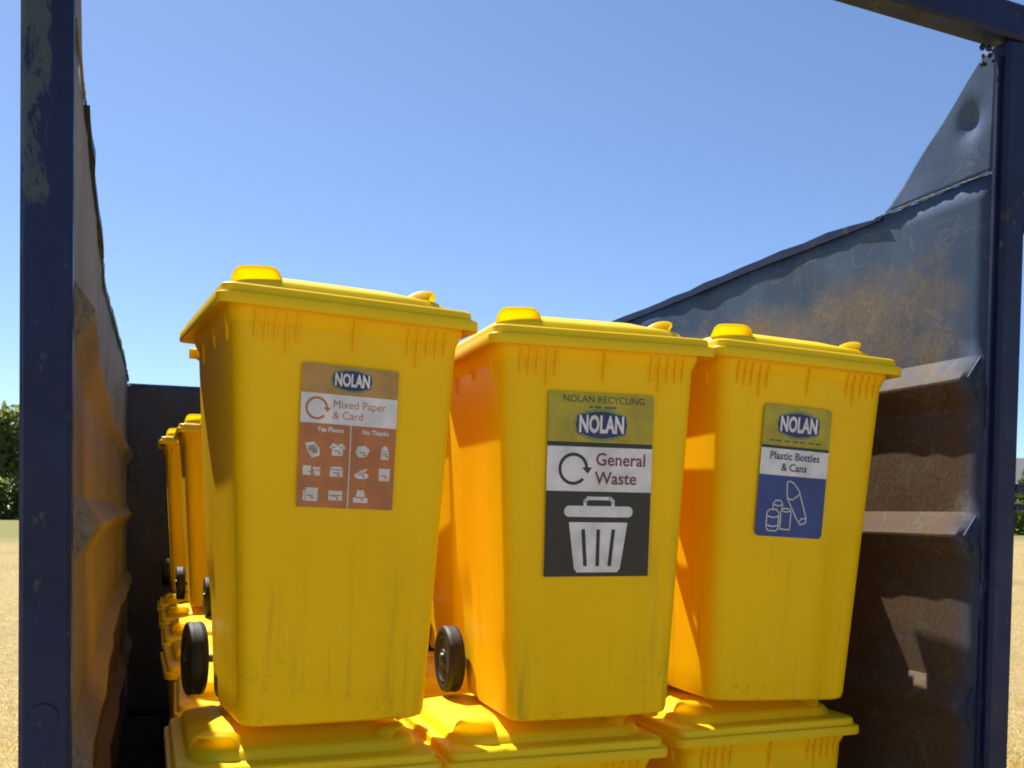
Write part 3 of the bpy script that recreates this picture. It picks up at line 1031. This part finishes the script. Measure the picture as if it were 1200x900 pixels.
def tree(name, x, y, h, w, mat, label, group, seed, n=5200, size=.28, conical=False):
    rnd = random.Random(seed)
    t = empty(name, (x, y, gz(x, y)-.05)); tag(t, label, 'tree', group)
    mb = MB()
    top = h*(.9 if conical else .62)
    pts = [(0,0,-.1), (.05*w*rnd.uniform(-1,1), .02, h*.2), (.06*w*rnd.uniform(-1,1), 0, h*.4), (0, 0, top)]
    r0 = h*.03
    mb.tube(pts, [r0*1.2, r0, r0*.75, r0*.3], 9)
    blobs = []
    if conical:
        for i in range(12):
            k = i/11; r = w/2*(1-k*.9)
            for a in range(4 if k < .8 else 1):
                an = a*1.57+rnd.uniform(0, 1.5)
                blobs.append((r*.5*math.cos(an), r*.5*math.sin(an), h*(.12+.85*k), r*.6, r*.6, h*.07))
    else:
        for i in range(22):
            an = rnd.uniform(0, 6.28); el = rnd.uniform(-.5, 1)
            rr = w/2*math.sqrt(max(.05, 1-el*el*.8))*rnd.uniform(.35, .85)
            zc = h*(.58+.34*el)
            br = w*rnd.uniform(.12, .22)
            blobs.append((rr*math.cos(an), rr*math.sin(an), zc, br, br, br*.75))
            if i < 9:
                mb.tube([(0,0,h*rnd.uniform(.25, .42)), (rr*.5*math.cos(an), rr*.5*math.sin(an), (zc+h*.35)/2), (rr*math.cos(an), rr*math.sin(an), zc)], [r0*.5, r0*.3, r0*.1], 6)
    sharp_by_angle(mb.build('trunk', M['bark'], t), 60)
    v, f = leaf_cloud(blobs, n, size, rnd)
    link_mesh('crown', v, f, mat, t)
    return t

tl = 'trees beyond the field on the left'
tree('oak_tree', -10.6, 88, 9.6, 8, M['leaf'], 'broad green tree beyond the dry field, left of the left post', tl, 1, 4200, .33)
tree('oak_tree', -19.5, 90, 12.0, 10, M['leaf'], 'tall green tree outside the left edge of the view, leftmost of the row', tl, 2)
tree('oak_tree', -2.5, 93, 11.5, 9, M['leaf'], 'green tree of the far row hidden behind the left container wall', tl, 3)
def bush(name, x, y, w, d, h, mat, label, group, seed, n=3500, size=.16):
    rnd = random.Random(seed)
    t = empty(name, (x, y, gz(x, y)-.05)); tag(t, label, 'hedge', group)
    blobs = []
    k = max(3, int(w/1.1))
    for i in range(k):
        bx = -w/2+w*(i+.5)/k
        for zz, s in ((.30, 1.0), (.66, .85)):
            blobs.append((bx+rnd.uniform(-.3,.3), rnd.uniform(-.2,.2), h*zz, w/k*.85, d/2*s, h*.34*rnd.uniform(.85, 1.1)))
    mb = MB()
    for i in range(k):
        bx = -w/2+w*(i+.5)/k
        mb.tube([(bx, 0, -.05), (bx+rnd.uniform(-.1,.1), 0, h*.6)], [.05, .02], 6)
    mb.build('stem', M['bark'], t)
    v, f = leaf_cloud(blobs, n, size, rnd)
    link_mesh('foliage', v, f, mat, t)
    return t
bush('hedge', -10, 82, 22, 2.4, 3.4, M['leaf'], 'dark hedge at the foot of the trees on the left', 'hedges at the edge of the field', 5, 9000, .26)
bush('hedge', 59.5, 54, 26, 2.0, 2.5, M['hedge'], 'green hedge across the field to the right of the right post', 'hedges at the edge of the field', 6, 9000, .20)
tree('conifer_tree', 68.3, 62.0, 6.9, 4.2, M['leaf_dark'], 'dark conifer above the hedge at the right edge', 'conifers on the right', 11, 5000, .24, True)
tree('conifer_tree', 75.5, 62.5, 10.0, 5.0, M['leaf_dark'], 'taller dark conifer beyond the right edge of the view', 'conifers on the right', 12, 5000, .24, True)

def house():
    t = empty('house', (91, 84, gz(91, 84)-.1)); tag(t, 'pale house with grey pitched roof beyond the hedge on the right', 'house')
    t.rotation_euler = (0, 0, R(-25))
    w, d, e, rg = 5.0, 4.0, 4.6, 7.4
    mb = MB()
    mb.add([(-w,-d,0),(w,-d,0),(w,d,0),(-w,d,0),(-w,-d,e),(w,-d,e),(w,d,e),(-w,d,e),(-w,0,rg-.1),(w,0,rg-.1)],
           [(0,1,5,4),(1,2,6,9,5),(2,3,7,6),(3,0,4,8,7)])
    wall = mb.build('wall', M['render'], t)
    mb = MB()
    o_ = .35
    for s in (-1, 1):
        mb.add([(-w-o_, s*(d+o_), e-.25), (w+o_, s*(d+o_), e-.25), (w+o_, 0, rg), (-w-o_, 0, rg),
                (-w-o_, s*(d+o_), e-.05), (w+o_, s*(d+o_), e-.05), (w+o_, 0, rg+.2), (-w-o_, 0, rg+.2)],
               [(0,1,2,3),(4,7,6,5),(0,4,5,1),(1,5,6,2),(3,2,6,7),(0,3,7,4)])
    rf = mb.build('roof', M['roof'], t)
    MB().box(2.4, 3.2, -.5, .5, rg-.4, rg+1.1, .03).build('chimney', M['render'], rf)
    for x in (-3, 0, 3):
        for z in (1.0, 3.0):
            wd = MB().box(x-.55, x+.55, -d-.05, -d+.05, z, z+1.15, .01).build('window', M['render'], t)
            MB().box(x-.47, x+.47, -d-.06, -d-.051, z+.08, z+1.07).build('pane', M['pane'], wd)
    MB().box(-1.9, -1.0, -d-.06, -d+.04, 0, 2.1, .01).build('door', M['pane'], t)
house()

# ------------------------------------------------------------------ dry grass stubble either side of the container
def stubble():
    rnd = random.Random(3)
    v = []; f = []
    def blade(x, y):
        h = rnd.uniform(.012, .045); a = rnd.uniform(0, 6.28); l = rnd.uniform(.2, 1.2)*h
        w = rnd.uniform(.002, .0045); b = rnd.uniform(0, 3.14)
        i = len(v)
        g = gz(x, y)
        v.extend([(x-w*math.cos(b), y-w*math.sin(b), g), (x+w*math.cos(b), y+w*math.sin(b), g), (x+l*math.cos(a), y+l*math.sin(a), g+h)])
        f.append((i, i+1, i+2))
    for _ in range(60000):
        y = 5.2 + 34*rnd.random()**2.3
        blade(y*rnd.uniform(1.0, 1.30) if rnd.random() < .6 else -y*rnd.uniform(.08, .20), y*(1 if True else 1))
    tag(link_mesh('dry_grass', v, f, M['straw']), 'short dry straw-coloured grass on the field', 'grass', kind='stuff')
stubble()
